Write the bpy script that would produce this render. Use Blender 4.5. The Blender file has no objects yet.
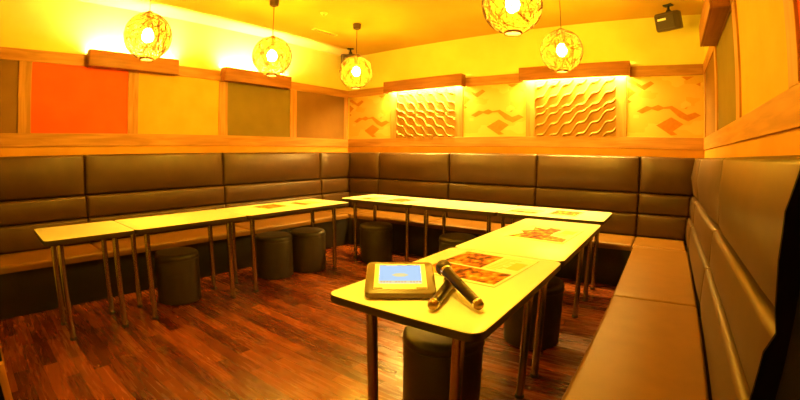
import bpy, bmesh, math, random
from mathutils import Vector, Matrix, Euler
S = bpy.context.scene
C = S.collection
PI = math.pi
W, H = 4.717, 2.675           # room width (x) and height; back wall at y=0, near wall at y=NY
NY = -5.2

# ------------------------------------------------------------------ materials
def lin(c):
    return tuple(c) + (1.0,)
def mat(name, col, rough=.5, metal=0, spec=.5, coat=0):
    m = bpy.data.materials.new(name); m.use_nodes = True
    b = m.node_tree.nodes['Principled BSDF']
    b.inputs['Base Color'].default_value = lin(col)
    b.inputs['Roughness'].default_value = rough
    b.inputs['Metallic'].default_value = metal
    b.inputs['Specular IOR Level'].default_value = spec
    b.inputs['Coat Weight'].default_value = coat
    return m
def nodes(m):
    n = m.node_tree
    return n, n.nodes['Principled BSDF']
def noise_mat(name, c1, c2, scale=(6, 6, 6), detail=4, rough=.5, metal=0, spec=.5, bump=0, nscale=1.0, dist=0.0, lo=.35, hi=.65, coat=0):
    m = mat(name, c1, rough, metal, spec, coat); n, b = nodes(m)
    tc = n.nodes.new('ShaderNodeTexCoord'); mp = n.nodes.new('ShaderNodeMapping'); mp.inputs['Scale'].default_value = scale
    no = n.nodes.new('ShaderNodeTexNoise'); no.inputs['Scale'].default_value = nscale; no.inputs['Detail'].default_value = detail
    no.inputs['Distortion'].default_value = dist
    cr = n.nodes.new('ShaderNodeValToRGB'); cr.color_ramp.elements[0].position = lo; cr.color_ramp.elements[1].position = hi
    cr.color_ramp.elements[0].color = lin(c1); cr.color_ramp.elements[1].color = lin(c2)
    n.links.new(tc.outputs['Object'], mp.inputs[0]); n.links.new(mp.outputs[0], no.inputs['Vector'])
    n.links.new(no.outputs['Fac'], cr.inputs[0]); n.links.new(cr.outputs[0], b.inputs['Base Color'])
    if bump:
        bp = n.nodes.new('ShaderNodeBump'); bp.inputs['Strength'].default_value = bump; bp.inputs['Distance'].default_value = .01
        n.links.new(no.outputs['Fac'], bp.inputs['Height']); n.links.new(bp.outputs[0], b.inputs['Normal'])
    return m
def emit(name, col, st):
    m = bpy.data.materials.new(name); m.use_nodes = True; n = m.node_tree; n.nodes.clear()
    e = n.nodes.new('ShaderNodeEmission'); e.inputs[0].default_value = lin(col); e.inputs[1].default_value = st
    o = n.nodes.new('ShaderNodeOutputMaterial'); n.links.new(e.outputs[0], o.inputs[0]); return m

LAMP = (1.0, .52, .055)
M = {}
M['plaster'] = noise_mat('cream_plaster', (.68, .62, .14), (.72, .66, .16), (3, 3, 3), rough=.85, spec=.1)
M['ceiling'] = noise_mat('ceiling_paint', (.56, .35, .05), (.59, .38, .06), (2, 2, 2), rough=.9, spec=.1)
def wood(name, ax, a=(.31, .135, .026), b=(.46, .21, .048), rough=.5):
    s = [26, 26, 26]; s[ax] = 2.2
    return noise_mat(name, a, b, tuple(s), detail=5, rough=rough, spec=.3, bump=.08, dist=.6)
M['wood_x'] = wood('pine_rail_along_x', 0); M['wood_y'] = wood('pine_rail_along_y', 1); M['wood_z'] = wood('pine_post', 2)
M['boxwood_x'] = wood('stained_box_board_x', 0, (.22, .075, .010), (.30, .11, .017)); M['boxwood_y'] = wood('stained_box_board_y', 1, (.22, .075, .010), (.30, .11, .017))
M['p_orange'] = noise_mat('vivid_orange_panel', (.70, .078, .008), (.74, .09, .010), (5, 5, 5), rough=.7, spec=.15)
M['p_yellow'] = noise_mat('amber_panel', (.58, .285, .03), (.62, .31, .038), (5, 5, 5), rough=.7, spec=.15)
M['strip'] = noise_mat('amber_wall_strip', (.50, .22, .022), (.55, .25, .03), (5, 5, 5), rough=.6, spec=.2)
M['p_olive'] = noise_mat('olive_panel', (.165, .112, .02), (.185, .125, .022), (5, 5, 5), rough=.7, spec=.15)
M['p_brown'] = noise_mat('brown_panel', (.19, .092, .02), (.21, .105, .022), (5, 5, 5), rough=.7, spec=.15)
M['leather'] = noise_mat('dark_brown_leather', (.054, .024, .0055), (.064, .029, .007), (9, 9, 9), rough=.42, spec=.45, bump=.03)
M['litleather'] = noise_mat('lit_brown_leather', (.165, .072, .009), (.185, .082, .011), (9, 9, 9), rough=.42, spec=.3, bump=.03)  # same leather as the backs, lightened for the light on the seats
M['skirt'] = noise_mat('black_brown_vinyl_skirt', (.014, .010, .007), (.018, .013, .009), (9, 9, 9), rough=.5, spec=.3)
M['stool'] = noise_mat('black_stool_leather', (.024, .016, .010), (.030, .020, .012), (12, 12, 12), rough=.42, spec=.45, bump=.03)
M['laminate'] = noise_mat('cream_laminate', (.91, .88, .80), (.92, .89, .82), (4, 4, 4), rough=.3, spec=.4)
M['edge'] = mat('dark_table_edging', (.035, .02, .012), .45)
M['chrome'] = mat('brushed_chrome', (.40, .34, .30), .24, 1)
M['rubber'] = mat('black_rubber', (.012, .012, .012), .6)
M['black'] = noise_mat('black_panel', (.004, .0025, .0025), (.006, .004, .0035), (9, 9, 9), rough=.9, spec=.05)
M['blackmetal'] = mat('black_metal', (.03, .022, .018), .45, .3)
M['brownplastic'] = mat('dark_speaker_plastic', (.055, .035, .022), .5)
M['grille'] = noise_mat('speaker_cloth', (.03, .02, .014), (.06, .04, .025), (400, 400, 400), rough=.8)
M['whitelabel'] = mat('pale_badge', (.8, .75, .6), .5)
M['tabletcase'] = mat('bronze_plastic_case', (.13, .075, .03), .4)
M['tabletbezel'] = mat('cream_bezel', (.85, .8, .6), .35)
M['micbody'] = mat('dark_bronze_microphone_body', (.05, .032, .022), .3, .8)
M['micring'] = mat('bright_ring', (.85, .8, .7), .2, 1)
M['micgrille'] = noise_mat('microphone_mesh', (.02, .014, .012), (.12, .09, .08), (600, 600, 600), rough=.4, metal=.8)
M['gold'] = mat('gold_end_cap', (.30, .18, .08), .3, 1)
M['paper'] = mat('menu_paper', (.80, .76, .58), .6, 0, .2)
M['tile_light'] = None
M['inlay'] = noise_mat('terracotta_inlay', (.42, .15, .014), (.47, .175, .018), (30, 30, 30), rough=.7, spec=.1)
M['relief'] = noise_mat('carved_relief', (.30, .145, .018), (.34, .17, .022), (8, 8, 8), rough=.55, spec=.3)
M['cord'] = mat('brown_cord', (.10, .05, .02), .6)
M['tube'] = emit('fluorescent_tube_up', (1, .62, .27), 2700)
M['tube_d'] = emit('fluorescent_tube_down', (1, .61, .10), 1250)
M['tube_r'] = emit('fluorescent_tube_right', (1, .56, .04), 100)
M['bulb'] = emit('pendant_bulb', (1, .60, .035), 2050)

# floor boards
def floor_mat():
    m = mat('laminate_floor', (.3, .1, .03), .25, 0, .5); n, b = nodes(m)
    N = n.nodes.new; L = n.links.new
    tc = N('ShaderNodeTexCoord')
    br = N('ShaderNodeTexBrick'); br.offset = .37; br.offset_frequency = 2
    br.inputs['Scale'].default_value = 1; br.inputs['Brick Width'].default_value = .62; br.inputs['Row Height'].default_value = .085
    br.inputs['Mortar Size'].default_value = .0011; br.inputs['Mortar Smooth'].default_value = .2; br.inputs['Bias'].default_value = -.1
    br.inputs['Color1'].default_value = lin((.0, .0, .0)); br.inputs['Color2'].default_value = lin((1, 1, 1)); br.inputs['Mortar'].default_value = lin((0, 0, 0))
    L(tc.outputs['Object'], br.inputs['Vector'])
    mp = N('ShaderNodeMapping'); mp.inputs['Scale'].default_value = (2.6, 30, 1); L(tc.outputs['Object'], mp.inputs[0])
    no = N('ShaderNodeTexNoise'); no.inputs['Scale'].default_value = 1; no.inputs['Detail'].default_value = 6; no.inputs['Distortion'].default_value = .8; L(mp.outputs[0], no.inputs['Vector'])
    r1 = N('ShaderNodeValToRGB'); L(br.outputs['Color'], r1.inputs[0])
    r1.color_ramp.elements[0].color = lin((.085, .015, .003)); r1.color_ramp.elements[1].color = lin((.26, .062, .011))
    r2 = N('ShaderNodeValToRGB'); L(no.outputs['Fac'], r2.inputs[0])
    r2.color_ramp.elements[0].position = .3; r2.color_ramp.elements[1].position = .72
    r2.color_ramp.elements[0].color = lin((.74, .66, .62)); r2.color_ramp.elements[1].color = lin((1.12, 1.12, 1.1))
    mx = N('ShaderNodeMix'); mx.data_type = 'RGBA'; mx.blend_type = 'MULTIPLY'; mx.inputs['Factor'].default_value = 1
    L(r1.outputs[0], mx.inputs['A']); L(r2.outputs[0], mx.inputs['B'])
    m2 = N('ShaderNodeMix'); m2.data_type = 'RGBA'; L(br.outputs['Fac'], m2.inputs['Factor']); L(mx.outputs['Result'], m2.inputs['A']); m2.inputs['B'].default_value = lin((.03, .012, .006))
    L(m2.outputs['Result'], b.inputs['Base Color'])
    bp = N('ShaderNodeBump'); bp.inputs['Strength'].default_value = .08; bp.inputs['Distance'].default_value = .002; L(no.outputs['Fac'], bp.inputs['Height']); L(bp.outputs[0], b.inputs['Normal'])
    rr = N('ShaderNodeMapRange'); rr.inputs['To Min'].default_value = .2; rr.inputs['To Max'].default_value = .34; L(no.outputs['Fac'], rr.inputs['Value']); L(rr.outputs[0], b.inputs['Roughness'])
    return m
M['floor'] = floor_mat()
def tile_mat():
    m = mat('mosaic_wallpaper', (.8, .62, .3), .7, 0, .15); n, b = nodes(m); N = n.nodes.new; L = n.links.new
    tc = N('ShaderNodeTexCoord'); mp = N('ShaderNodeMapping'); mp.inputs['Rotation'].default_value = (0, 0.0, 0); mp.inputs['Scale'].default_value = (9, 9, 16)
    L(tc.outputs['Object'], mp.inputs[0])
    vo = N('ShaderNodeTexVoronoi'); vo.distance = 'MANHATTAN'; vo.inputs['Scale'].default_value = .55; vo.inputs['Randomness'].default_value = .55; L(mp.outputs[0], vo.inputs['Vector'])
    cr = N('ShaderNodeValToRGB'); L(vo.outputs['Color'], cr.inputs[0]); cr.color_ramp.interpolation = 'CONSTANT'
    cr.color_ramp.elements[0].color = lin((.58, .36, .07)); cr.color_ramp.elements[1].position = .55; cr.color_ramp.elements[1].color = lin((.63, .41, .09))
    e = cr.color_ramp.elements.new(.78); e.color = lin((.54, .32, .05)); L(cr.outputs[0], b.inputs['Base Color'])
    return m
M['tile_light'] = tile_mat()
def shade_mat():
    m = bpy.data.materials.new('woven_shade_fibre'); m.use_nodes = True; n = m.node_tree; n.nodes.clear(); N = n.nodes.new; L = n.links.new
    tr = N('ShaderNodeBsdfTransparent'); tl = N('ShaderNodeBsdfTranslucent'); df = N('ShaderNodeBsdfDiffuse')
    tl.inputs[0].default_value = lin((.036, .019, .0055)); df.inputs[0].default_value = lin((.20, .085, .02))
    a = N('ShaderNodeMixShader'); a.inputs[0].default_value = .25; L(tl.outputs[0], a.inputs[1]); L(df.outputs[0], a.inputs[2])
    tc = N('ShaderNodeTexCoord'); no = N('ShaderNodeTexNoise'); no.inputs['Scale'].default_value = 70; no.inputs['Detail'].default_value = 3; no.inputs['Distortion'].default_value = 1.5; L(tc.outputs['Object'], no.inputs['Vector'])
    cr = N('ShaderNodeValToRGB'); cr.color_ramp.elements[0].position = .42; cr.color_ramp.elements[1].position = .56
    cr.color_ramp.elements[0].color = (.06, .06, .06, 1); cr.color_ramp.elements[1].color = (.58, .58, .58, 1); L(no.outputs['Fac'], cr.inputs[0])
    mx = N('ShaderNodeMixShader'); L(cr.outputs[0], mx.inputs[0]); L(a.outputs[0], mx.inputs[1]); L(tr.outputs[0], mx.inputs[2])
    o = N('ShaderNodeOutputMaterial'); L(mx.outputs[0], o.inputs[0]); return m
M['shade'] = shade_mat()
def glow_disc():  # translucent film for the disc added in the lamp opening
    m = bpy.data.materials.new('added_glow_disc'); m.use_nodes = True; n = m.node_tree; n.nodes.clear(); N = n.nodes.new
    tr = N('ShaderNodeBsdfTransparent'); tl = N('ShaderNodeBsdfTranslucent'); tl.inputs[0].default_value = lin((.30, .28, .5)); mx = N('ShaderNodeMixShader'); mx.inputs[0].default_value = .93
    n.links.new(tl.outputs[0], mx.inputs[1]); n.links.new(tr.outputs[0], mx.inputs[2]); o = N('ShaderNodeOutputMaterial'); n.links.new(mx.outputs[0], o.inputs[0]); return m
M['glow_disc'] = glow_disc()
M['strand'] = mat('brown_rattan_strand', (.07, .026, .006), .7, 0, .2)

# ------------------------------------------------------------------ mesh helpers
def add_box(bm, x0, x1, y0, y1, z0, z1, bev=0, seg=2):
    t = bmesh.new()
    bmesh.ops.create_cube(t, size=1)
    for v in t.verts:
        v.co = Vector(((x0+x1)/2+v.co.x*(x1-x0), (y0+y1)/2+v.co.y*(y1-y0), (z0+z1)/2+v.co.z*(z1-z0)))
    if bev:
        bmesh.ops.bevel(t, geom=t.edges[:]+t.verts[:], offset=bev, segments=seg, profile=.5, affect='EDGES')
    merge(bm, t); return bm
def merge(bm, t, mtx=None):
    me = bpy.data.meshes.new('tmp'); 
    if mtx: bmesh.ops.transform(t, matrix=mtx, verts=t.verts)
    t.to_mesh(me); bm.from_mesh(me); t.free(); bpy.data.meshes.remove(me)
def add_lathe(bm, prof, n=32, c=(0, 0, 0), axis=None):
    """prof: list of (r, z)."""
    t = bmesh.new(); rings = []
    for r, z in prof:
        if r < 1e-6: rings.append([t.verts.new((0, 0, z))])
        else: rings.append([t.verts.new((r*math.cos(2*PI*k/n), r*math.sin(2*PI*k/n), z)) for k in range(n)])
    for a, b in zip(rings, rings[1:]):
        if len(a) == 1 and len(b) == 1: continue
        if len(a) == 1:
            for k in range(n): t.faces.new((a[0], b[(k+1) % n], b[k]))
        elif len(b) == 1:
            for k in range(n): t.faces.new((a[k], a[(k+1) % n], b[0]))
        else:
            for k in range(n): t.faces.new((a[k], a[(k+1) % n], b[(k+1) % n], b[k]))
    m = Matrix.Translation(c)
    if axis is not None: m = m @ Vector(axis).to_track_quat('Z', 'Y').to_matrix().to_4x4()
    bmesh.ops.recalc_face_normals(t, faces=t.faces)
    merge(bm, t, m); return bm
def add_cyl(bm, r, p0, p1, n=20):
    p0, p1 = Vector(p0), Vector(p1); L = (p1-p0).length
    return add_lathe(bm, [(0, 0), (r, 0), (r, L), (0, L)], n, p0, p1-p0)
def add_prism(bm, pts, d0, d1, plane='xz', bev=0):
    """closed outline extruded between d0 and d1 on the remaining axis."""
    t = bmesh.new()
    def P(a, b, d):
        return {'xz': (a, d, b), 'yz': (d, a, b), 'xy': (a, b, d)}[plane]
    A = [t.verts.new(P(a, b, d0)) for a, b in pts]; B = [t.verts.new(P(a, b, d1)) for a, b in pts]
    t.faces.new(A); t.faces.new(B[::-1]); n = len(pts)
    for k in range(n): t.faces.new((A[k], B[k], B[(k+1) % n], A[(k+1) % n]))
    bmesh.ops.recalc_face_normals(t, faces=t.faces)
    if bev: bmesh.ops.bevel(t, geom=t.edges[:], offset=bev, segments=2, profile=.5, affect='EDGES')
    merge(bm, t); return bm
def obj(name, bm, material, parent=None, loc=(0, 0, 0), rot=None, smooth=True, ang=40):
    me = bpy.data.meshes.new(name)
    bmesh.ops.recalc_face_normals(bm, faces=bm.faces)
    if smooth:
        for f in bm.faces: f.smooth = True
        for e in bm.edges:
            if len(e.link_faces) == 2 and e.calc_face_angle(0) > math.radians(ang): e.smooth = False
    bm.to_mesh(me); bm.free()
    for mm in (material if isinstance(material, (list, tuple)) else [material]): me.materials.append(mm)
    o = bpy.data.objects.new(name, me); C.objects.link(o); o.location = loc
    if rot: o.rotation_euler = rot
    if parent: o.parent = parent
    return o
def thing(name, label, cat, loc=(0, 0, 0), rz=0, group=None):
    o = bpy.data.objects.new(name, None); C.objects.link(o); o.empty_display_size = .05
    o.location = loc; o.rotation_euler = (0, 0, rz); tag(o, label, cat, group); return o
def tag(o, label, cat, group=None):
    o['label'] = label; o['category'] = cat
    if group: o['group'] = group
    return o
def struct(name, bm, m, smooth=False):
    o = obj(name, bm, m, smooth=smooth); o['kind'] = 'structure'; return o
def dup(root, loc, rz, label, group=None):
    r = root.copy(); C.objects.link(r); r.location = loc; r.rotation_euler = (0, 0, rz); r['label'] = label
    if group: r['group'] = group
    for ch in list(root.children):
        c = ch.copy(); C.objects.link(c); c.parent = r
        for g in ch.children:
            d = g.copy(); C.objects.link(d); d.parent = c
    return r
NB = bmesh.new

# ------------------------------------------------------------------ setting
T = .12
struct('floor', add_box(NB(), -T, W+T, NY-T, T, -.1, 0), M['floor'])
struct('ceiling', add_box(NB(), -T, W+T, NY-T, T, H, H+.1), M['ceiling'])
struct('wall_left', add_box(NB(), -T, 0, NY-T, T, 0, H), M['plaster'])
struct('wall_right', add_box(NB(), W, W+T, NY-T, T, 0, H), M['plaster'])
struct('wall_back', add_box(NB(), 0, W, 0, T, 0, H), M['plaster'])
struct('wall_front', add_box(NB(), 0, W, NY-T, NY, 0, H), M['plaster'])
B1B, B1T, B2B, B2T = 2.049, 2.158, 1.298, 1.418
tn = [0]
def trim(bm, m):
    tn[0] += 1; o = struct('trim_%d' % tn[0], bm, m); return o
RT = .022
for z0, z1 in ((B1B, B1T), (B2B, B2T)):
    trim(add_box(NB(), RT, W-RT, -RT, 0, z0, z1, .003), M['wood_x'])
    trim(add_box(NB(), 0, RT, NY, 0, z0, z1, .003), M['wood_y'])
    trim(add_box(NB(), W-RT, W, NY, 0, z0, z1, .003), M['wood_y'])
LP = [(-.105, -RT), (-1.145, -1.035), (-2.205, -2.09), (-3.264, -3.156), (-4.294, -4.182)]
for y0, y1 in LP:
    trim(add_box(NB(), 0, RT-.002, y0, y1, B2T, B1B, .003), M['wood_z'])
    trim(add_box(NB(), W-RT+.002, W, y0, y1, B2T, B1B, .003), M['wood_z'])
BP = [(.825, .935), (1.848, 1.958), (2.778, 2.888), (3.797, 3.91)]
for x0, x1 in BP:
    trim(add_box(NB(), x0, x1, -RT+.002, 0, B2T, B1B, .003), M['wood_z'])
for args in ((.0005, W-.0005, -.010, 0), (0, .010, NY, -.0105), (W-.010, W, NY, -.0105)):
    trim(add_box(NB(), *args, 1.218, B2B-.0005), M['strip'])
# near-black slab added to make the right wall dark beyond the bench end
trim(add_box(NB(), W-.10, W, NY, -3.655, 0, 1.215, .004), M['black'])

# ------------------------------------------------------------------ coloured panels
def panel(side, y0, y1, m, label):
    bm = NB()
    if side == 'l': add_box(bm, 0, .008, y0, y1, B2T, B1B)
    else: add_box(bm, W-.008, W, y0, y1, B2T, B1B)
    tag(obj('wall_panel', bm, m, smooth=False), label, 'wall panel', 'coloured panels between the timber posts')
E_ = .0005
seg = [(LP[k+1][1]+E_, LP[k][0]-E_) for k in range(4)] + [(NY+.001, LP[4][0]-E_)]
for side, wn in (('l', 'left'), ('r', 'right')):
    panel(side, *seg[0], M['p_brown'], 'brown wall panel on the %s wall next to the back corner' % wn)
    panel(side, *seg[1], M['p_olive'], 'dull olive wall panel on the %s wall under a wooden light box' % wn)
    panel(side, *seg[2], M['p_yellow'], 'amber yellow wall panel on the %s wall between olive and vivid orange ones' % wn)
    panel(side, *seg[3], M['p_orange'], 'vivid orange wall panel framed in timber on the %s wall' % wn)
panel('l', *seg[4], M['p_brown'], 'dark brown wall panel at the left edge of the photo beside the vivid orange one')

# ------------------------------------------------------------------ patterned panels with terracotta inlay
def pattern_panel(x0, x1, label):
    t = thing('patterned_panel', label, 'wall panel', ((x0+x1)/2, -.0005, (B2T+B1B)/2), 0, 'zigzag patterned panels on the back wall')
    w, h = x1-x0-.001, B1B-B2T-.001
    obj('backing_board', add_box(NB(), -w/2, w/2, -.006, 0, -h/2, h/2), M['tile_light'], t, smooth=False)
    sh = [[(15,50),(40,45),(95,82),(145,58),(165,72),(110,108),(60,80),(20,62)],
          [(15,88),(62,120),(16,152)],
          [(315,38),(385,38),(345,58)],
          [(65,225),(120,196),(150,203),(185,190),(215,203),(262,196),(345,245),(388,231),(420,248),(350,280),(300,258),(250,212),(215,212),(185,224),(150,214),(95,238)],
          [(175,303),(258,258),(325,295),(267,335),(292,352),(258,357)],
          [(330,210),(350,200),(340,214)], [(16,160),(38,170),(18,180)], [(395,80),(420,70),(418,92)]]
    bm = NB()
    for s in sh:
        pts = [(((a-12)/420-.5)*w*.985, (.5-(b-33)/332)*h*.985) for a, b in s]
        add_prism(bm, pts, -.008, -.0055, 'xz')
    obj('zigzag_inlay', bm, M['inlay'], t, smooth=False)
pattern_panel(RT, .825, 'zigzag patterned panel next to the back left corner of the room')
pattern_panel(1.958, 2.778, 'zigzag patterned panel between the two lit wave relief panels')
pattern_panel(3.91, W-RT, 'zigzag patterned panel next to the back right corner under the ceiling speaker')

# ------------------------------------------------------------------ wave relief panels
def relief(x0, x1, flip, label):
    w, h = x1-x0-.002, B1B-B2T-.002
    nx, nz = 150, 120
    bm = NB(); vs = []
    def hf(u, v):      # u,v metres from the lower left
        tile = h/2*1.0
        vv = v % tile; uu = u if not flip else w-u
        g = .80*uu + .020*math.sin(2*PI*uu/.155+.6)
        s = (vv - g + 3.0)/.118
        f = s - math.floor(s)
        # rounded rib with a steep lower side
        if f < .24: k = math.sin(f/.24*PI)**.8
        else: k = 0
        e = min(1, min(vv, tile-vv)/.012)
        return .024*k*e
    for j in range(nz+1):
        row = []
        for i in range(nx+1):
            u, v = w*i/nx, h*j/nz
            row.append(bm.verts.new((u-w/2, -.008-hf(u, v), v-h/2)))
        vs.append(row)
    for j in range(nz):
        for i in range(nx): bm.faces.new((vs[j][i], vs[j][i+1], vs[j+1][i+1], vs[j+1][i]))
    # rim and back
    c = [bm.verts.new((a, 0, b)) for a, b in ((-w/2, -h/2), (w/2, -h/2), (w/2, h/2), (-w/2, h/2))]
    bm.faces.new(c)
    bm.faces.new([vs[0][i] for i in range(nx+1)][::-1]+[c[0], c[1]]); bm.faces.new([vs[nz][i] for i in range(nx+1)]+[c[2], c[3]])
    bm.faces.new([vs[j][0] for j in range(nz+1)]+[c[3], c[0]]); bm.faces.new([vs[j][nx] for j in range(nz+1)][::-1]+[c[1], c[2]])
    o = obj('relief_panel', bm, M['relief'], None, ((x0+x1)/2, -.0005, (B2T+B1B)/2), ang=60)
    tag(o, label, 'relief panel', 'carved wave relief panels on the back wall')
relief(.935, 1.848, True, 'carved wave relief panel nearer the back left corner, lit from above')
relief(2.888, 3.797, False, 'carved wave relief panel nearer the back right corner, lit from above')

# ------------------------------------------------------------------ light boxes
ZB0, ZB1, DB = 2.040, 2.195, .135
def light_box(kind, a0, a1, label, tm):
    """kind l/r run along y, b along x. l,r open upward, b open downward."""
    L = a1-a0; G = 'wooden light boxes along the top rail'
    t = thing('wall_light_box', label, 'light fixture', (0, 0, 0), 0, G)
    m = M['boxwood_x'] if kind == 'b' else M['boxwood_y']; th = .018; s = .0235
    if kind == 'b': t.location = ((a0+a1)/2, -s, ZB0); t.rotation_euler = (0, 0, 0)
    if kind == 'l': t.location = (s, (a0+a1)/2, ZB0); t.rotation_euler = (0, 0, PI/2)
    if kind == 'r': t.location = (W-s, (a0+a1)/2, ZB0); t.rotation_euler = (0, 0, -PI/2)
    # local: x along, -y away from wall, z up
    m = M['boxwood_x']; h = ZB1-ZB0; d = DB-s
    obj('front_board', add_box(NB(), -L/2, L/2, -d, -d+th, 0, h, .002), m, t)
    obj('end_board', add_box(NB(), -L/2, -L/2+th, -d+th, 0, 0, h, .002), m, t)
    obj('end_board', add_box(NB(), L/2-th, L/2, -d+th, 0, 0, h, .002), m, t)
    if kind == 'b': obj('top_board', add_box(NB(), -L/2+th, L/2-th, -d+th, .0225, h-th, h, .002), m, t)
    else: obj('bottom_board', add_box(NB(), -L/2+th, L/2-th, -d+th, 0, 0, th, .002), m, t)
    zt = .030 if kind == 'b' else .055
    obj('light_tube', add_cyl(NB(), .013, (-L/2+.05, -d*.5, zt), (L/2-.05, -d*.5, zt), 10), tm, t)
    for q in (-1, 1):
        obj('tube_holder', add_box(NB(), q*(L/2-.035)-.014, q*(L/2-.035)+.014, -d*.5-.015, -d*.5+.015, zt-.02, zt+.02 if kind != 'b' else h-.019, .003), M['whitelabel'], t)
light_box('l', -3.69, -2.765, 'wooden light box on the left wall above the vivid orange and amber panels', M['tube'])
light_box('l', -2.195, -1.225, 'wooden light box on the left wall above the olive panel', M['tube'])
light_box('b', .785, 1.998, 'wooden light box above the wave relief nearer the back left corner', M['tube_d'])
light_box('b', 2.733, 3.96, 'wooden light box above the wave relief nearer the back right corner', M['tube_d'])
light_box('r', -2.09, -1.20, 'wooden light box high on the right wall above the olive panel', M['tube_r'])

# ------------------------------------------------------------------ sofas
def slab(fn, u0, u1, v0, v1, w0, w1, bulge=.012, r=.03, nu=28, nv=14, rv=None):
    """cushion: u along, v across, w outwards from w0 (flat back) to w1 (face). fn maps (u,v,w)->xyz"""
    bm = NB(); rv = rv or r
    def coords(a, b, n, rr):
        L = b-a; out = []
        for k in range(7): out.append(a+rr*(1-math.cos(k/6*PI/2)))
        m = max(2, n-12)
        for k in range(1, m): out.append(a+rr+(L-2*rr)*k/m)
        for k in range(7): out.append(b-rr*(1-math.cos((6-k)/6*PI/2)))
        return out
    us = coords(u0, u1, nu, r); vv = coords(v0, v1, nv, rv)
    def drop(x, a, b, rr):
        e = min(x-a, b-x)
        if e >= rr: return 0
        return rr - math.sqrt(max(0, rr*rr-(rr-e)**2))
    def dome(x, a, b):
        q = (x-a)/(b-a); return (1-(2*q-1)**2)**.6 if 0 < q < 1 else 0
    g = []
    for u in us:
        g.append([bm.verts.new(fn(u, v, w1 - min(w1-w0, drop(u, u0, u1, r)+drop(v, v0, v1, rv)) + bulge*min(1, dome(u, u0, u1)*1.3)*dome(v, v0, v1))) for v in vv])
    nU, nV = len(us), len(vv)
    for i in range(nU-1):
        for j in range(nV-1): bm.faces.new((g[i][j], g[i+1][j], g[i+1][j+1], g[i][j+1]))
    b = {}
    bd = [(i, 0) for i in range(nU)] + [(nU-1, j) for j in range(1, nV)] + [(i, nV-1) for i in range(nU-2, -1, -1)] + [(0, j) for j in range(nV-2, 0, -1)]
    bk = [bm.verts.new(fn(us[i], vv[j], w0)) for i, j in bd]; n = len(bd)
    for k in range(n):
        a_, b_ = bd[k], bd[(k+1) % n]
        bm.faces.new((g[a_[0]][a_[1]], g[b_[0]][b_[1]], bk[(k+1) % n], bk[k]))
    bm.faces.new(bk)
    return bm
# tiers: (name, z0, z1, wall offset of back, of face)
TIERS = [('upper_back_cushion', .842, 1.217, .092), ('middle_back_cushion', .634, .840, .122), ('lower_back_cushion', .400, .632, .142)]
DS, ZS = .641, .412
G0 = .003; WG = .001
def fmap(kind, vertical=True):
    # returns mapping for backrests: u along wall, v = z, w = distance from the wall
    if kind == 'l': return lambda u, v, w: (w, u, v)
    if kind == 'b': return lambda u, v, w: (u, -w, v)
    if kind == 'r': return lambda u, v, w: (W-w, u, v)
def smap(kind):
    if kind == 'l': return lambda u, v, w: (v, u, w)
    if kind == 'b': return lambda u, v, w: (u, -v, w)
    if kind == 'r': return lambda u, v, w: (W-v, u, w)
def sofa(kind, a0, a1, label, ends=0):
    t = thing('sofa_section', label, 'sofa', (0, 0, 0), 0, 'sections of the wall sofa')
    o = {'l': (DS/2, (a0+a1)/2), 'b': ((a0+a1)/2, -DS/2), 'r': (W-DS/2, (a0+a1)/2)}[kind]
    t.location = (o[0], o[1], 0)
    inv = Vector((-o[0], -o[1], 0))
    def sub(f): return lambda u, v, w: tuple(Vector(f(u, v, w))+inv)
    f = sub(fmap(kind)); s = sub(smap(kind))
    for nm, z0, z1, d in TIERS:
        obj(nm, slab(f, a0+G0, a1-G0, z0+.001, z1, WG, d, .050 if nm[0] == 'u' else .018, .028, rv=.024), M['leather'], t, ang=70)
    obj('seat_cushion', slab(s, a0+G0, a1-G0, .152, DS, .352, ZS-.006, .006, .02, 28, 14, .022), M['litleather'], t, ang=70)
    bm = NB(); c = [f(a0+.001, 0, WG), f(a1-.001, .28, DS-.014)]
    add_box(bm, min(c[0][0], c[1][0]), max(c[0][0], c[1][0]), min(c[0][1], c[1][1]), max(c[0][1], c[1][1]), .001, .350, .006)
    obj('base', bm, M['skirt'], t)
    if ends:
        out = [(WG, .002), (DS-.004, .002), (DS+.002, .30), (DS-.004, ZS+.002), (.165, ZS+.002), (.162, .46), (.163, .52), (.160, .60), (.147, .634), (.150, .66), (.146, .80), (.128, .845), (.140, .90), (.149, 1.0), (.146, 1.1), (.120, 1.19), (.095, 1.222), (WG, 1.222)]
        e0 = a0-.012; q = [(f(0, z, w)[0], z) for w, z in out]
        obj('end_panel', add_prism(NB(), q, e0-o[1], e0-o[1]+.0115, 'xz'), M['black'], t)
def corner(kind, a, b, label):
    """kind l: corner at x=0; r: at x=W. a = extent along the back wall, b = extent along the side wall (positive)"""
    t = thing('corner_sofa_section', label, 'sofa', (0, 0, 0), 0, 'corner sections of the wall sofa')
    sx = (lambda x: x) if kind == 'l' else (lambda x: W-x)
    cx, cy = sx(a/2), -b/2; t.location = (cx, cy, 0)
    for nm, z0, z1, d in TIERS:
        bu = .050 if nm[0] == 'u' else .018
        # wing on the back wall, then the wing on the side wall
        f1 = lambda u, v, w: (sx(u)-cx, -w-cy, v)
        f2 = lambda u, v, w: (sx(w)-cx, -u-cy, v)
        obj(nm, slab(f1, d+.014, a-G0, z0+.001, z1, WG, d, bu, .028, rv=.024), M['leather'], t, ang=70)
        obj(nm, slab(f2, WG, b-G0, z0+.001, z1, WG, d, bu, .028, rv=.024), M['leather'], t, ang=70)
    s = lambda u, v, w: (sx(u)-cx, -v-cy, w)
    obj('seat_cushion', slab(s, .165, a-G0, .165, b-G0, .352, ZS-.006, .004, .02, 20, 20), M['litleather'], t, ang=70)
    bm = NB(); x0, x1 = sorted((sx(WG)-cx, sx(a-.001)-cx)); 
    add_box(bm, x0, x1, -b+.001-cy, -WG-cy, .001, .350, .004)
    obj('base', bm, M['skirt'], t)
CL, CB = .668, .686
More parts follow.
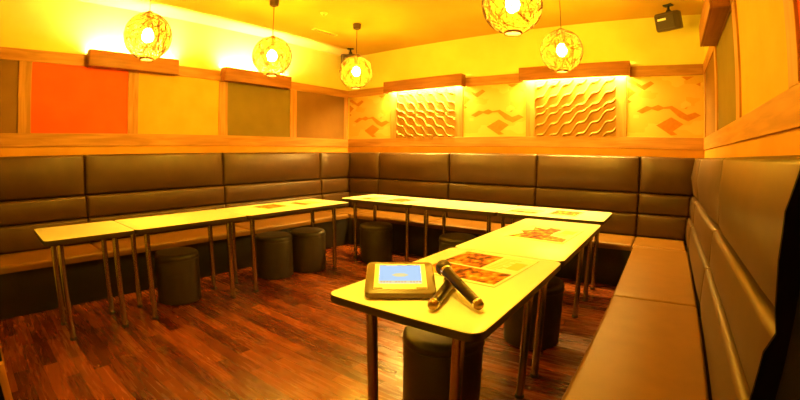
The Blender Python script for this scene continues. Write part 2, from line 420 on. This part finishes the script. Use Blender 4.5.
RB, RC = .655, .655
sofa('l', NY+.01, -3.712, 'dark brown leather sofa section on the left wall at the left edge of the photo')
sofa('l', -3.712, -2.190, 'dark brown leather sofa section on the left wall below the amber panel')
sofa('l', -2.190, -CL, 'dark brown leather sofa section on the left wall next to the back left corner piece')
corner('l', CB, CL, 'dark brown leather corner sofa section in the back left corner of the room')
sofa('b', CB, 1.811, 'dark brown leather sofa section on the back wall under the relief nearer the left corner')
sofa('b', 1.811, 2.937, 'dark brown leather sofa section in the middle of the back wall')
sofa('b', 2.937, W-RB, 'dark brown leather sofa section on the back wall under the relief nearer the right corner')
corner('r', RB, RC, 'dark brown leather corner sofa section in the back right corner of the room')
sofa('r', -2.165, -RC, 'brown leather sofa section on the right wall adjoining the back right corner piece')
sofa('r', -3.64, -2.165, 'brown leather sofa section on the right wall nearest the viewer, its near end closed by a black board', 1)

# ------------------------------------------------------------------ tables
ZT, TH = .70, .028
def rrect(w, l, r, n=6):
    pts = []
    for cx, cy, a in ((w/2-r, l/2-r, 0), (-w/2+r, l/2-r, 90), (-w/2+r, -l/2+r, 180), (w/2-r, -l/2+r, 270)):
        for k in range(n+1):
            q = math.radians(a+90*k/n); pts.append((cx+r*math.cos(q), cy+r*math.sin(q)))
    return pts
def make_table(cx, cy, wx, ly, label, rz=0, radius=.035):
    """wx across, ly along (local y)"""
    t = thing('table', label, 'table', (cx, cy, 0), rz, 'cream topped tables on chrome legs')
    wx -= .003; ly -= .003
    obj('tabletop', add_prism(NB(), rrect(wx-.004, ly-.004, radius), ZT-TH+.002, ZT, 'xy', .0015), M['laminate'], t)
    ed = NB(); o_ = rrect(wx, ly, radius+.002); i_ = rrect(wx-.0045, ly-.0045, radius)
    n = len(o_); z0, z1 = ZT-TH, ZT-.002
    V = [[ed.verts.new((p[0], p[1], z)) for p in q] for q, z in ((o_, z0), (o_, z1), (i_, z1), (i_, z0))]
    for a, b in zip(V, V[1:]+V[:1]):
        for k in range(n): ed.faces.new((a[k], a[(k+1) % n], b[(k+1) % n], b[k]))
    obj('edge_band', ed, M['edge'], t)
    obj('underframe', add_prism(NB(), rrect(wx-.05, ly-.05, .03), ZT-TH-.012, ZT-TH+.0015, 'xy'), M['edge'], t)
    gx, gy = min(.122, wx*.22), min(.115, ly*.2)
    for sx in (-1, 1):
        for sy in (-1, 1):
            x, y = sx*(wx/2-gx), sy*(ly/2-gy)
            lg = obj('leg', add_cyl(NB(), .0205, (x, y, .018), (x, y, ZT-TH-.019), 24), M['chrome'], t)
            obj('foot_cap', add_lathe(NB(), [(0, 0), (.024, 0), (.0245, .012), (.0215, .019), (0, .019)], 24, (x, y, 0)), M['rubber'], lg)
            obj('mounting_plate', add_lathe(NB(), [(0, 0), (.045, 0), (.045, .007), (0, .007)], 24, (x, y, ZT-TH-.0195)), M['blackmetal'], lg)
    return t
LX = (.892+1.468)/2; LW = .576
def tb(y0, y1, label, x=LX, w=LW, **k): return make_table(x, (y0+y1)/2, w, y1-y0, label, **k)
tb(-4.287, -3.683, 'short square-ish cream table at the far left of the left row')
tb(-3.683, -2.757, 'bare cream table in the middle of the left row')
tb(-2.757, -1.533, 'long cream table with two menus in the left row nearest the back wall')
YB = (-1.301-.701)/2; 
def bt(x0, x1, label): return make_table((x0+x1)/2, YB, .60, x1-x0, label, rz=PI/2)
bt(1.095, 2.050, 'cream table with two menus at the left end of the back row')
bt(2.050, 2.956, 'bare cream table in the middle of the back row')
bt(2.956, 3.875, 'cream table with two menus at the right end of the back row')
RX = 3.584; RW = .604
tb(-3.630, -2.687, 'cream table in the foreground holding the tablet and microphones', RX, RW, radius=.045)
tb(-2.687, -1.467, 'long cream table behind the foreground one with a single large menu', RX, RW)

# ------------------------------------------------------------------ stools
def make_stool(x, y, label):
    t = thing('stool', label, 'stool', (x, y, 0), 0, 'black cylindrical leather stools')
    r = .183
    obj('body', add_lathe(NB(), [(0, .006), (r-.006, .006), (r, .012), (r, .355), (r-.002, .360), (0, .360)], 64), M['stool'], t)
    prof = [(0, .3605), (r-.003, .3605), (r+.002, .366), (r+.002, .385)]
    for k in range(1, 9):
        a = k/8*PI/2; prof.append((r+.002-.035*(1-math.cos(a)), .385+.030*math.sin(a)))
    prof += [(r*.6, .4195), (r*.3, .422), (0, .4225)]
    cu = obj('seat_cushion', add_lathe(NB(), prof, 64), M['stool'], t)
    bm = NB(); rr = .0035; ring = [[bm.verts.new(((r+.0025+rr*math.cos(b))*math.cos(a), (r+.0025+rr*math.cos(b))*math.sin(a), .3625+rr*math.sin(b))) for b in [2*PI*j/6 for j in range(6)]] for a in [2*PI*i/64 for i in range(64)]]
    for i in range(64):
        for j in range(6): bm.faces.new((ring[i][j], ring[(i+1) % 64][j], ring[(i+1) % 64][(j+1) % 6], ring[i][(j+1) % 6]))
    obj('piping', bm, M['stool'], cu)
    obj('base_ring', add_lathe(NB(), [(.10, 0), (r-.02, 0), (r-.018, .0065), (.10, .0065), (.10, 0)], 48), M['rubber'], t)
    return t
s0 = make_stool(1.055, -3.225, 'black cylindrical stool under the middle table of the left row')
dup(s0, (1.060, -2.210, 0), .4, 'left one of the two black stools side by side under the left row')
dup(s0, (1.130, -1.825, 0), .9, 'right one of the two black stools side by side under the left row')
dup(s0, (1.435, -1.075, 0), .3, 'black cylindrical stool under the left end of the back row of tables')
dup(s0, (2.50, -1.13, 0), 1.1, 'black stool in the back row, mostly hidden behind the right row of tables')
dup(s0, (3.465, -3.080, 0), 1.4, 'black stool under the foreground table, directly below the microphones')
dup(s0, (3.585, -2.110, 0), .2, 'black stool under the second table of the right row')

# ------------------------------------------------------------------ pendant lamps
R_ = .183
random.seed(4)
def sphere_shell(r, hole):
    a0 = math.asin(hole/r)
    prof = []
    n = 24
    for k in range(n+1):
        a = -PI/2+a0+(PI-a0-.12)*k/n
        prof.append((r*math.cos(a), r*math.sin(a)))
    return prof
def make_pendant(x, y, z, label):
    t = thing('pendant_lamp', label, 'lamp', (x, y, z), 0, 'woven globe pendant lamps')
    obj('shade', add_lathe(NB(), sphere_shell(R_, .052), 48), M['shade'], t)
    sh = t.children[0]
    bm = NB()
    for k in range(420):
        # random arc of a random great or small circle
        ax = Vector((random.gauss(0, 1), random.gauss(0, 1), random.gauss(0, 1))).normalized()
        off = random.uniform(-.75, .75); q = ax.to_track_quat('Z', 'Y'); a0 = random.uniform(0, 2*PI); da = random.uniform(.2, 1.0)
        rr = R_+.0015; pts = []
        for i in range(8):
            a = a0+da*i/7; p = Vector((math.cos(a)*math.sqrt(1-off*off), math.sin(a)*math.sqrt(1-off*off), off)); p = q @ p
            pts.append(p*rr)
        th = random.choice((.0013, .0019, .0028)); prev = None
        pts = [p for p in pts if p.z > -R_*.955]
        for i, p in enumerate(pts):
            d = (pts[min(i+1, len(pts)-1)]-pts[max(i-1, 0)])
            if d.length < 1e-6: continue
            nrm = p.normalized(); side = nrm.cross(d.normalized())
            cur = [bm.verts.new(p+side*th+nrm*0), bm.verts.new(p+nrm*th*1.2), bm.verts.new(p-side*th), bm.verts.new(p-nrm*th)]
            if prev:
                for j in range(4): bm.faces.new((prev[j], prev[(j+1) % 4], cur[(j+1) % 4], cur[j]))
            prev = cur
    obj('woven_strands', bm, M['strand'], sh)
    zz = -math.sqrt(R_*R_-.052**2)
    obj('opening_ring', add_lathe(NB(), [(.049, zz+.004), (.049, zz-.012), (.054, zz-.012), (.0555, zz), (.053, zz+.004), (.049, zz+.004)], 32), M['strand'], t)
    obj('opening_glow_disc', add_lathe(NB(), [(0, zz-.006), (.0488, zz-.006), (.0488, zz-.003), (0, zz-.003)], 32), M['glow_disc'], t)  # disc added so the open bottom shows the bright inside
    obj('bulb', add_lathe(NB(), [(0, -.049), (.022, -.044), (.039, -.030), (.048, 0), (.042, .026), (.030, .048), (.016, .06), (.016, .066), (0, .066)], 16), M['bulb'], t)
    top = H-z
    obj('lamp_holder', add_lathe(NB(), [(0, .062), (.018, .062), (.021, .075), (.021, R_-.002), (.028, R_), (.028, R_+.012), (.008, R_+.022), (0, R_+.022)], 24), M['cord'], t)
    obj('cord', add_cyl(NB(), .0035, (0, 0, R_+.02), (0, 0, top-.05), 8), M['cord'], t)
    obj('canopy', add_lathe(NB(), [(0, top-.062), (.035, top-.062), (.044, top-.054), (.046, top-.002), (.046, top), (0, top)], 32), M['cord'], t)
    return t
PZ = 2.115
p0 = make_pendant(1.10, -3.465, PZ, 'woven globe pendant lamp at the far left, over the left row of tables')
dup(p0, (1.155, -2.292, PZ), 1.1, 'woven globe pendant lamp second from the left, before the light box over the olive panel')
dup(p0, (1.235, -1.196, PZ), 2.3, 'woven globe pendant lamp overlapping the small black speaker in the back left corner')
dup(p0, (3.455, -2.257, PZ+.005), 3.7, 'woven globe pendant lamp cut off by the top of the photo')
dup(p0, (3.460, -1.055, PZ-.005), 5.0, 'woven globe pendant lamp hanging before the light box of the back right relief')
dup(p0, (3.455, -3.465, PZ), 5.9, 'woven globe pendant lamp directly over the foreground table with the tablet')

# ------------------------------------------------------------------ ceiling items
def speaker(x, y, z, rz, label, tilt):
    t = thing('speaker', label, 'speaker', (x, y, z), rz, 'small black ceiling speakers')
    e = Matrix.Rotation(tilt, 4, 'X')
    w, h, d = .27, .17, .17
    bm = NB()
    pts = [(-w/2+.03, -d/2), (w/2-.03, -d/2), (w/2, -d/2+.05), (w/2-.025, d/2-.02), (w/2-.05, d/2), (-w/2+.05, d/2), (-w/2+.025, d/2-.02), (-w/2, -d/2+.05)]
    add_prism(bm, pts, -h/2, h/2, 'xy', .018); bmesh.ops.transform(bm, matrix=e, verts=bm.verts)
    obj('cabinet', bm, M['brownplastic'], t, ang=50)
    bm = NB(); add_box(bm, -w/2+.035, w/2-.035, -d/2-.006, -d/2+.004, -h/2+.022, h/2-.022, .004); bmesh.ops.transform(bm, matrix=e, verts=bm.verts)
    obj('grille', bm, M['grille'], t)
    bm = NB(); add_box(bm, -.075, .015, -d/2-.0085, -d/2-.005, .012, .032, .002); bmesh.ops.transform(bm, matrix=e, verts=bm.verts)
    obj('badge', bm, M['whitelabel'], t)
    top = H-z
    bm = NB(); add_cyl(bm, .012, (0, 0, h/2-.02), (0, 0, top-.012), 12); add_lathe(bm, [(0, 0), (.022, 0), (.028, .02), (.014, .04), (0, .04)], 16, (0, 0, h/2-.005))
    add_box(bm, -.045, .045, -.03, .03, top-.014, top, .003)
    obj('bracket', bm, M['blackmetal'], t)
speaker(4.375, -.36, 2.51, -.50, 'small black speaker hanging from the ceiling near the back right corner', .25)
speaker(.42, -.42, 2.51, .75, 'small black speaker hanging from the ceiling near the back left corner', .25)
# air vent and small fitting
t = thing('ceiling_vent', 'thin pale slot vent in the ceiling near the back left corner', 'vent', (.74, -1.22, H-.012))
obj('frame', add_box(NB(), -.035, .035, -.19, .19, 0, .0118, .003), M['plaster'], t)
bm = NB()
for k in range(3): add_box(bm, -.024+k*.018, -.012+k*.018, -.17, .17, -.002, .0005)
obj('slots', bm, M['wood_x'], t)
t = thing('ceiling_sensor', 'small round white fitting on the ceiling above the left row of tables', 'detector', (1.222, -1.70, H-.020))
obj('housing', add_lathe(NB(), [(0, 0), (.022, 0), (.035, .010), (.040, .0198), (0, .0198)], 24), M['plaster'], t)
obj('lens', add_lathe(NB(), [(0, -.006), (.010, -.003), (.012, .001), (0, .001)], 16), M['micring'], t)

# ------------------------------------------------------------------ menus
def pic_mat(name, seed, base=(.8, .30, .04)):
    m = mat(name, base, .65, 0, .15); n, b = nodes(m); N = n.nodes.new; L = n.links.new
    tc = N('ShaderNodeTexCoord'); mp = N('ShaderNodeMapping'); mp.inputs['Location'].default_value = (seed, seed*2, 0); mp.inputs['Scale'].default_value = (22, 16, 1); L(tc.outputs['Object'], mp.inputs[0])
    no = N('ShaderNodeTexNoise'); no.inputs['Scale'].default_value = 1; no.inputs['Detail'].default_value = 4; L(mp.outputs[0], no.inputs['Vector'])
    cr = N('ShaderNodeValToRGB'); el = cr.color_ramp.elements
    el[0].position = .30; el[0].color = lin((.02, .005, .002)); el[1].position = .70; el[1].color = lin((.85, .60, .15))
    e = el.new(.42); e.color = lin((.12, .022, .003)); e = el.new(.5); e.color = lin((.46, .125, .008)); e = el.new(.6); e.color = lin((.70, .28, .02))
    L(no.outputs['Fac'], cr.inputs[0]); L(cr.outputs[0], b.inputs['Base Color']); return m
PIC = [pic_mat('printed_food_photo_%s' % k, i*3.7) for i, k in enumerate(('red', 'amber', 'mixed'))]
M['ink'] = mat('grey_ink', (.35, .26, .10), .5); M['cyanink'] = mat('pale_yellow_print', (.85, .55, .08), .5)
def menu(x, y, w, l, rz, label, style, z=ZT):
    t = thing('menu', label, 'menu', (x, y, z+.0006), rz, 'printed menus lying on the tables')
    obj('sheet', add_box(NB(), -w/2, w/2, -l/2, l/2, 0, .0022), M['paper'], t, smooth=False)
    Z0, Z1 = .0022, .0028
    def R(a, b, c, d, m, nm):
        obj(nm, add_box(NB(), -w/2+w*a, -w/2+w*b, -l/2+l*c, -l/2+l*d, Z0, Z1), m, t, smooth=False)
    if style == 'big':       # two printed pages: food photos on the left and lower page, text on the right page
        R(.04, .96, .05, .40, PIC[0], 'food_photo'); R(.03, .55, .44, .93, PIC[2], 'food_photo')
        bm = NB()
        for k in range(9): add_box(bm, -w/2+w*.60, -w/2+w*(.72+.05*(k % 3)), -l/2+l*(.47+.05*k), -l/2+l*(.485+.05*k), Z0, Z1)
        obj('text_lines', bm, M['cyanink'], t, smooth=False)
        R(.80, .95, .55, .80, M['cyanink'], 'price_box')
    elif style == 'star':
        pts = [(-.47, -.42), (.46, -.43), (.45, -.22), (.12, -.10), (.10, .12), (.14, .40), (-.10, .44), (-.12, .30), (-.38, .38), (-.30, .14), (-.47, .02), (-.34, -.12)]
        obj('food_photo', add_prism(NB(), [(a*w, b*l) for a, b in pts], Z0, Z1, 'xy'), PIC[0], t, smooth=False)
        R(.70, .93, .62, .88, M['cyanink'], 'price_box')
        bm = NB()
        for k in range(5): add_box(bm, w*.16, w*.36, l*(-.05+.04*k), l*(-.035+.04*k), Z0, Z1)
        obj('text_lines', bm, M['cyanink'], t, smooth=False)
    elif style == 'photo':
        R(.06, .94, .12, .90, PIC[1], 'food_photo')
    else:
        R(.05, .95, .10, .42, PIC[0], 'title_bar')
        bm = NB()
        for k in range(5): add_box(bm, -w/2+w*.1, -w/2+w*.9, -l/2+l*(.48+.1*k), -l/2+l*(.51+.1*k), Z0, Z1)
        obj('text_lines', bm, M['cyanink'], t, smooth=False)
    return t
menu(3.575, -2.965, .385, .47, -.07, 'large menu with orange food photos on the foreground table beside the microphones', 'big')
menu(3.612, -2.040, .375, .48, -.06, 'large menu with red food photos on the long table behind the foreground one', 'star')
menu(1.130, -2.290, .26, .34, .10, 'orange photo menu on the long left table, nearer the viewer', 'photo')
menu(1.165, -1.880, .26, .30, .06, 'pale text menu on the long left table, nearer the back wall', 'text')
menu(1.400, -1.085, .22, .30, -.05, 'pale text menu on the left table of the back row', 'text')
menu(1.760, -1.060, .26, .34, -.05, 'orange photo menu on the left table of the back row', 'photo')
menu(3.150, -1.070, .28, .26, -.05, 'pale text menu on the right table of the back row', 'text')
menu(3.500, -1.000, .26, .34, -.05, 'orange photo menu on the right table of the back row', 'photo')

# ------------------------------------------------------------------ tablet
def tablet():
    a = math.atan2(.146, .195)
    t = thing('tablet', 'bronze cased karaoke tablet with a pale blue lit screen on the foreground table', 'tablet', (3.5365, -3.517, ZT+.0008), a)
    w, l, th = .248, .200, .026
    tilt = math.radians(18)
    m = Matrix.Rotation(tilt, 4, 'X')
    def X(bm):
        bmesh.ops.transform(bm, matrix=m, verts=bm.verts); return bm
    def slabp(x0, x1, y0, y1, z0, z1, r, bev=.002):
        w_, l_ = x1-x0, y1-y0; bm = NB(); add_prism(bm, [(p[0]+(x0+x1)/2, p[1]+(y0+y1)/2) for p in rrect(w_, l_, r)], z0, z1, 'xy', bev); return bm
    obj('case', X(slabp(-w/2, w/2, 0, l, 0, th, .022, .005)), M['tabletcase'], t, ang=50)
    bz = obj('bezel', X(slabp(-.093, .093, .024, l-.018, th-.001, th+.0015, .004, .0006)), M['tabletbezel'], t)
    # display: sky blue with a yellow cloud shape and a row of icons
    sm = bpy.data.materials.new('lit_display'); sm.use_nodes = True; n = sm.node_tree; n.nodes.clear(); N = n.nodes.new; L = n.links.new
    e = N('ShaderNodeEmission'); o = N('ShaderNodeOutputMaterial'); L(e.outputs[0], o.inputs[0]); e.inputs[0].default_value = (.52, .72, .98, 1); e.inputs[1].default_value = 1.0
    sc = obj('screen', X(slabp(-.076, .076, .058, l-.028, th+.001, th+.0025, .001, .0003)), sm, t)
    yel = emit('lit_yellow_icon', (.95, .80, .35), 1.0); whi = emit('lit_white_icon', (.95, .95, .75), 1.0); brn = emit('lit_orange_icon', (.85, .5, .2), 1.0); gry = emit('lit_grey_bar', (.35, .42, .62), 1.0)
    bm = NB(); t2 = NB(); pts = [(.028*math.cos(q*PI/12)*(1+.08*math.cos(q*PI/2)), .108+.011*math.sin(q*PI/12)) for q in range(24)]
    add_prism(t2, pts, th+.0025, th+.0029, 'xy'); obj('yellow_emblem', X(t2), yel, sc)
    bm = NB(); add_box(bm, -.076, .076, l-.0315, l-.028, th+.0025, th+.0029); obj('status_bar', X(bm), gry, sc)
    bm = NB(); add_box(bm, -.05, -.01, l-.0345, l-.031, th+.0029, th+.0032); obj('status_text', X(bm), whi, sc)
    bm = NB(); add_box(bm, -.076, .076, .060, .072, th+.0025, th+.0028); obj('icon_row', X(bm), yel, sc)
    bm = NB()
    for k in range(14):
        if k % 5 == 4: continue
        x = -.070+k*.0105; add_box(bm, x, x+.006, .062, .069, th+.0028, th+.0031)
    obj('icons', X(bm), brn, sc)
    for x0, x1 in ((-.092, -.062), (.055, .092)): obj('corner_clip', X(add_box(NB(), x0, x1, .026, .033, th+.0015, th+.0022)), M['tabletcase'], bz)
    # wedge stand behind
    bm = NB(); yb = l*math.cos(tilt); zb = l*math.sin(tilt)
    add_prism(bm, [(.03, .001), (yb-.012, .001), (yb-.016, zb-.012), (.03, .008)], -.07, .07, 'yz')
    obj('stand', bm, M['tabletcase'], t)
tablet()

# ------------------------------------------------------------------ microphones
def mic(tail, head, label):
    tail, head = Vector(tail), Vector(head); d = head-tail; Ln = d.length
    t = bpy.data.objects.new('microphone', None); C.objects.link(t); t.location = tail; t.empty_display_size = .05
    t.rotation_mode = 'QUATERNION'; t.rotation_quaternion = d.to_track_quat('Z', 'Y')
    tag(t, label, 'microphone', 'crossed karaoke microphones')
    L = Ln-.025
    obj('handle', add_lathe(NB(), [(0, .018), (.0165, .018), (.0165, .03), (.0175, .06), (.0185, L-.05), (.0195, L-.02), (.020, L-.012), (0, L-.012)], 28), M['micbody'], t)
    obj('head_grille', add_lathe(NB(), [(0, L-.006)]+[(  .0300*math.cos(a), L+.016+  .0300*math.sin(a)) for a in [math.radians(-50+k*14) for k in range(10)]]+[(0, L+.046)], 28), M['micgrille'], t)
    obj('collar', add_lathe(NB(), [(0, L-.014), (.0215, L-.014), (.0235, L-.006), (.0215, L), (0, L)], 28), M['micring'], t)
    obj('tail_ring', add_lathe(NB(), [(0, .012), (.0185, .012), (.0195, .016), (.0185, .022), (0, .022)], 28), M['micring'], t)
    obj('tail_cap', add_lathe(NB(), [(0, -.004), (.010, -.003), (.0155, .002), (.0175, .012), (0, .012)], 28), M['gold'], t)
    bm = NB(); add_box(bm, -.006, .006, .0150, .0200, L*.55, L*.55+.035, .001); obj('switch', bm, M['blackmetal'], t)
mic((3.683, -3.551, .7215), (3.618, -3.303, .7315), 'lower microphone of the crossed pair, its head hidden under the other one')
mic((3.812, -3.470, .7215), (3.592, -3.332, .786), 'upper dark microphone resting across the other one on the foreground table')

# ------------------------------------------------------------------ low stand at lower left edge
t = thing('low_cabinet', 'low black cabinet with a timber corner post at the lower left edge of the photo', 'cabinet', (1.80, -4.90, 0))
x1, y1, hh = .375, .275, .300
obj('body', add_box(NB(), -x1+.004, x1-.004, -y1+.004, y1-.036, 0, hh, .003), M['black'], t)
for sx in (-1, 1):
    bm = NB(); a, b = sorted((sx*(x1-.036), sx*x1)); add_box(bm, a, b, y1-.035, y1, 0, hh, .002); obj('corner_post', bm, M['wood_z'], t)
obj('back_panel', add_box(NB(), -x1+.037, x1-.037, y1-.034, y1-.012, .01, hh-.003, .002), M['black'], t)

# ------------------------------------------------------------------ world and camera
w = bpy.data.worlds.new('World'); S.world = w; w.use_nodes = True
w.node_tree.nodes['Background'].inputs[0].default_value = (.01, .006, .002, 1); w.node_tree.nodes['Background'].inputs[1].default_value = .1
cd = bpy.data.cameras.new('Camera'); cam = bpy.data.objects.new('Camera', cd); C.objects.link(cam); S.camera = cam
yaw, pitch, roll = 0.62688, -0.08032, -0.0063
Rm = Matrix.Rotation(yaw, 3, 'Z') @ Matrix.Rotation(pitch, 3, 'X') @ Matrix.Rotation(roll, 3, 'Y')
right, fwd, up = Rm.col[0].copy(), Rm.col[1].copy(), Rm.col[2].copy()
mw = Matrix((right, up, -fwd)).transposed().to_4x4(); mw.translation = Vector((4.3184, -4.6036, 1.1945)); cam.matrix_world = mw
cd.type = 'PANO'; cd.panorama_type = 'FISHEYE_LENS_POLYNOMIAL'; cd.sensor_fit = 'HORIZONTAL'; cd.sensor_width = 36
px = 800/36; a_, b_ = 0.0024381640, -0.10396507e-8
cd.fisheye_fov = PI
cd.fisheye_polynomial_k0 = 0; cd.fisheye_polynomial_k1 = -a_*px; cd.fisheye_polynomial_k2 = 0
cd.fisheye_polynomial_k3 = -b_*px**3; cd.fisheye_polynomial_k4 = 0
cd.shift_y = -12.834/400; cd.clip_start = .02
S.view_settings.view_transform = 'Standard'; S.view_settings.look = 'None'; S.view_settings.gamma = 1; S.view_settings.exposure = 0
S.view_settings.use_curve_mapping = False
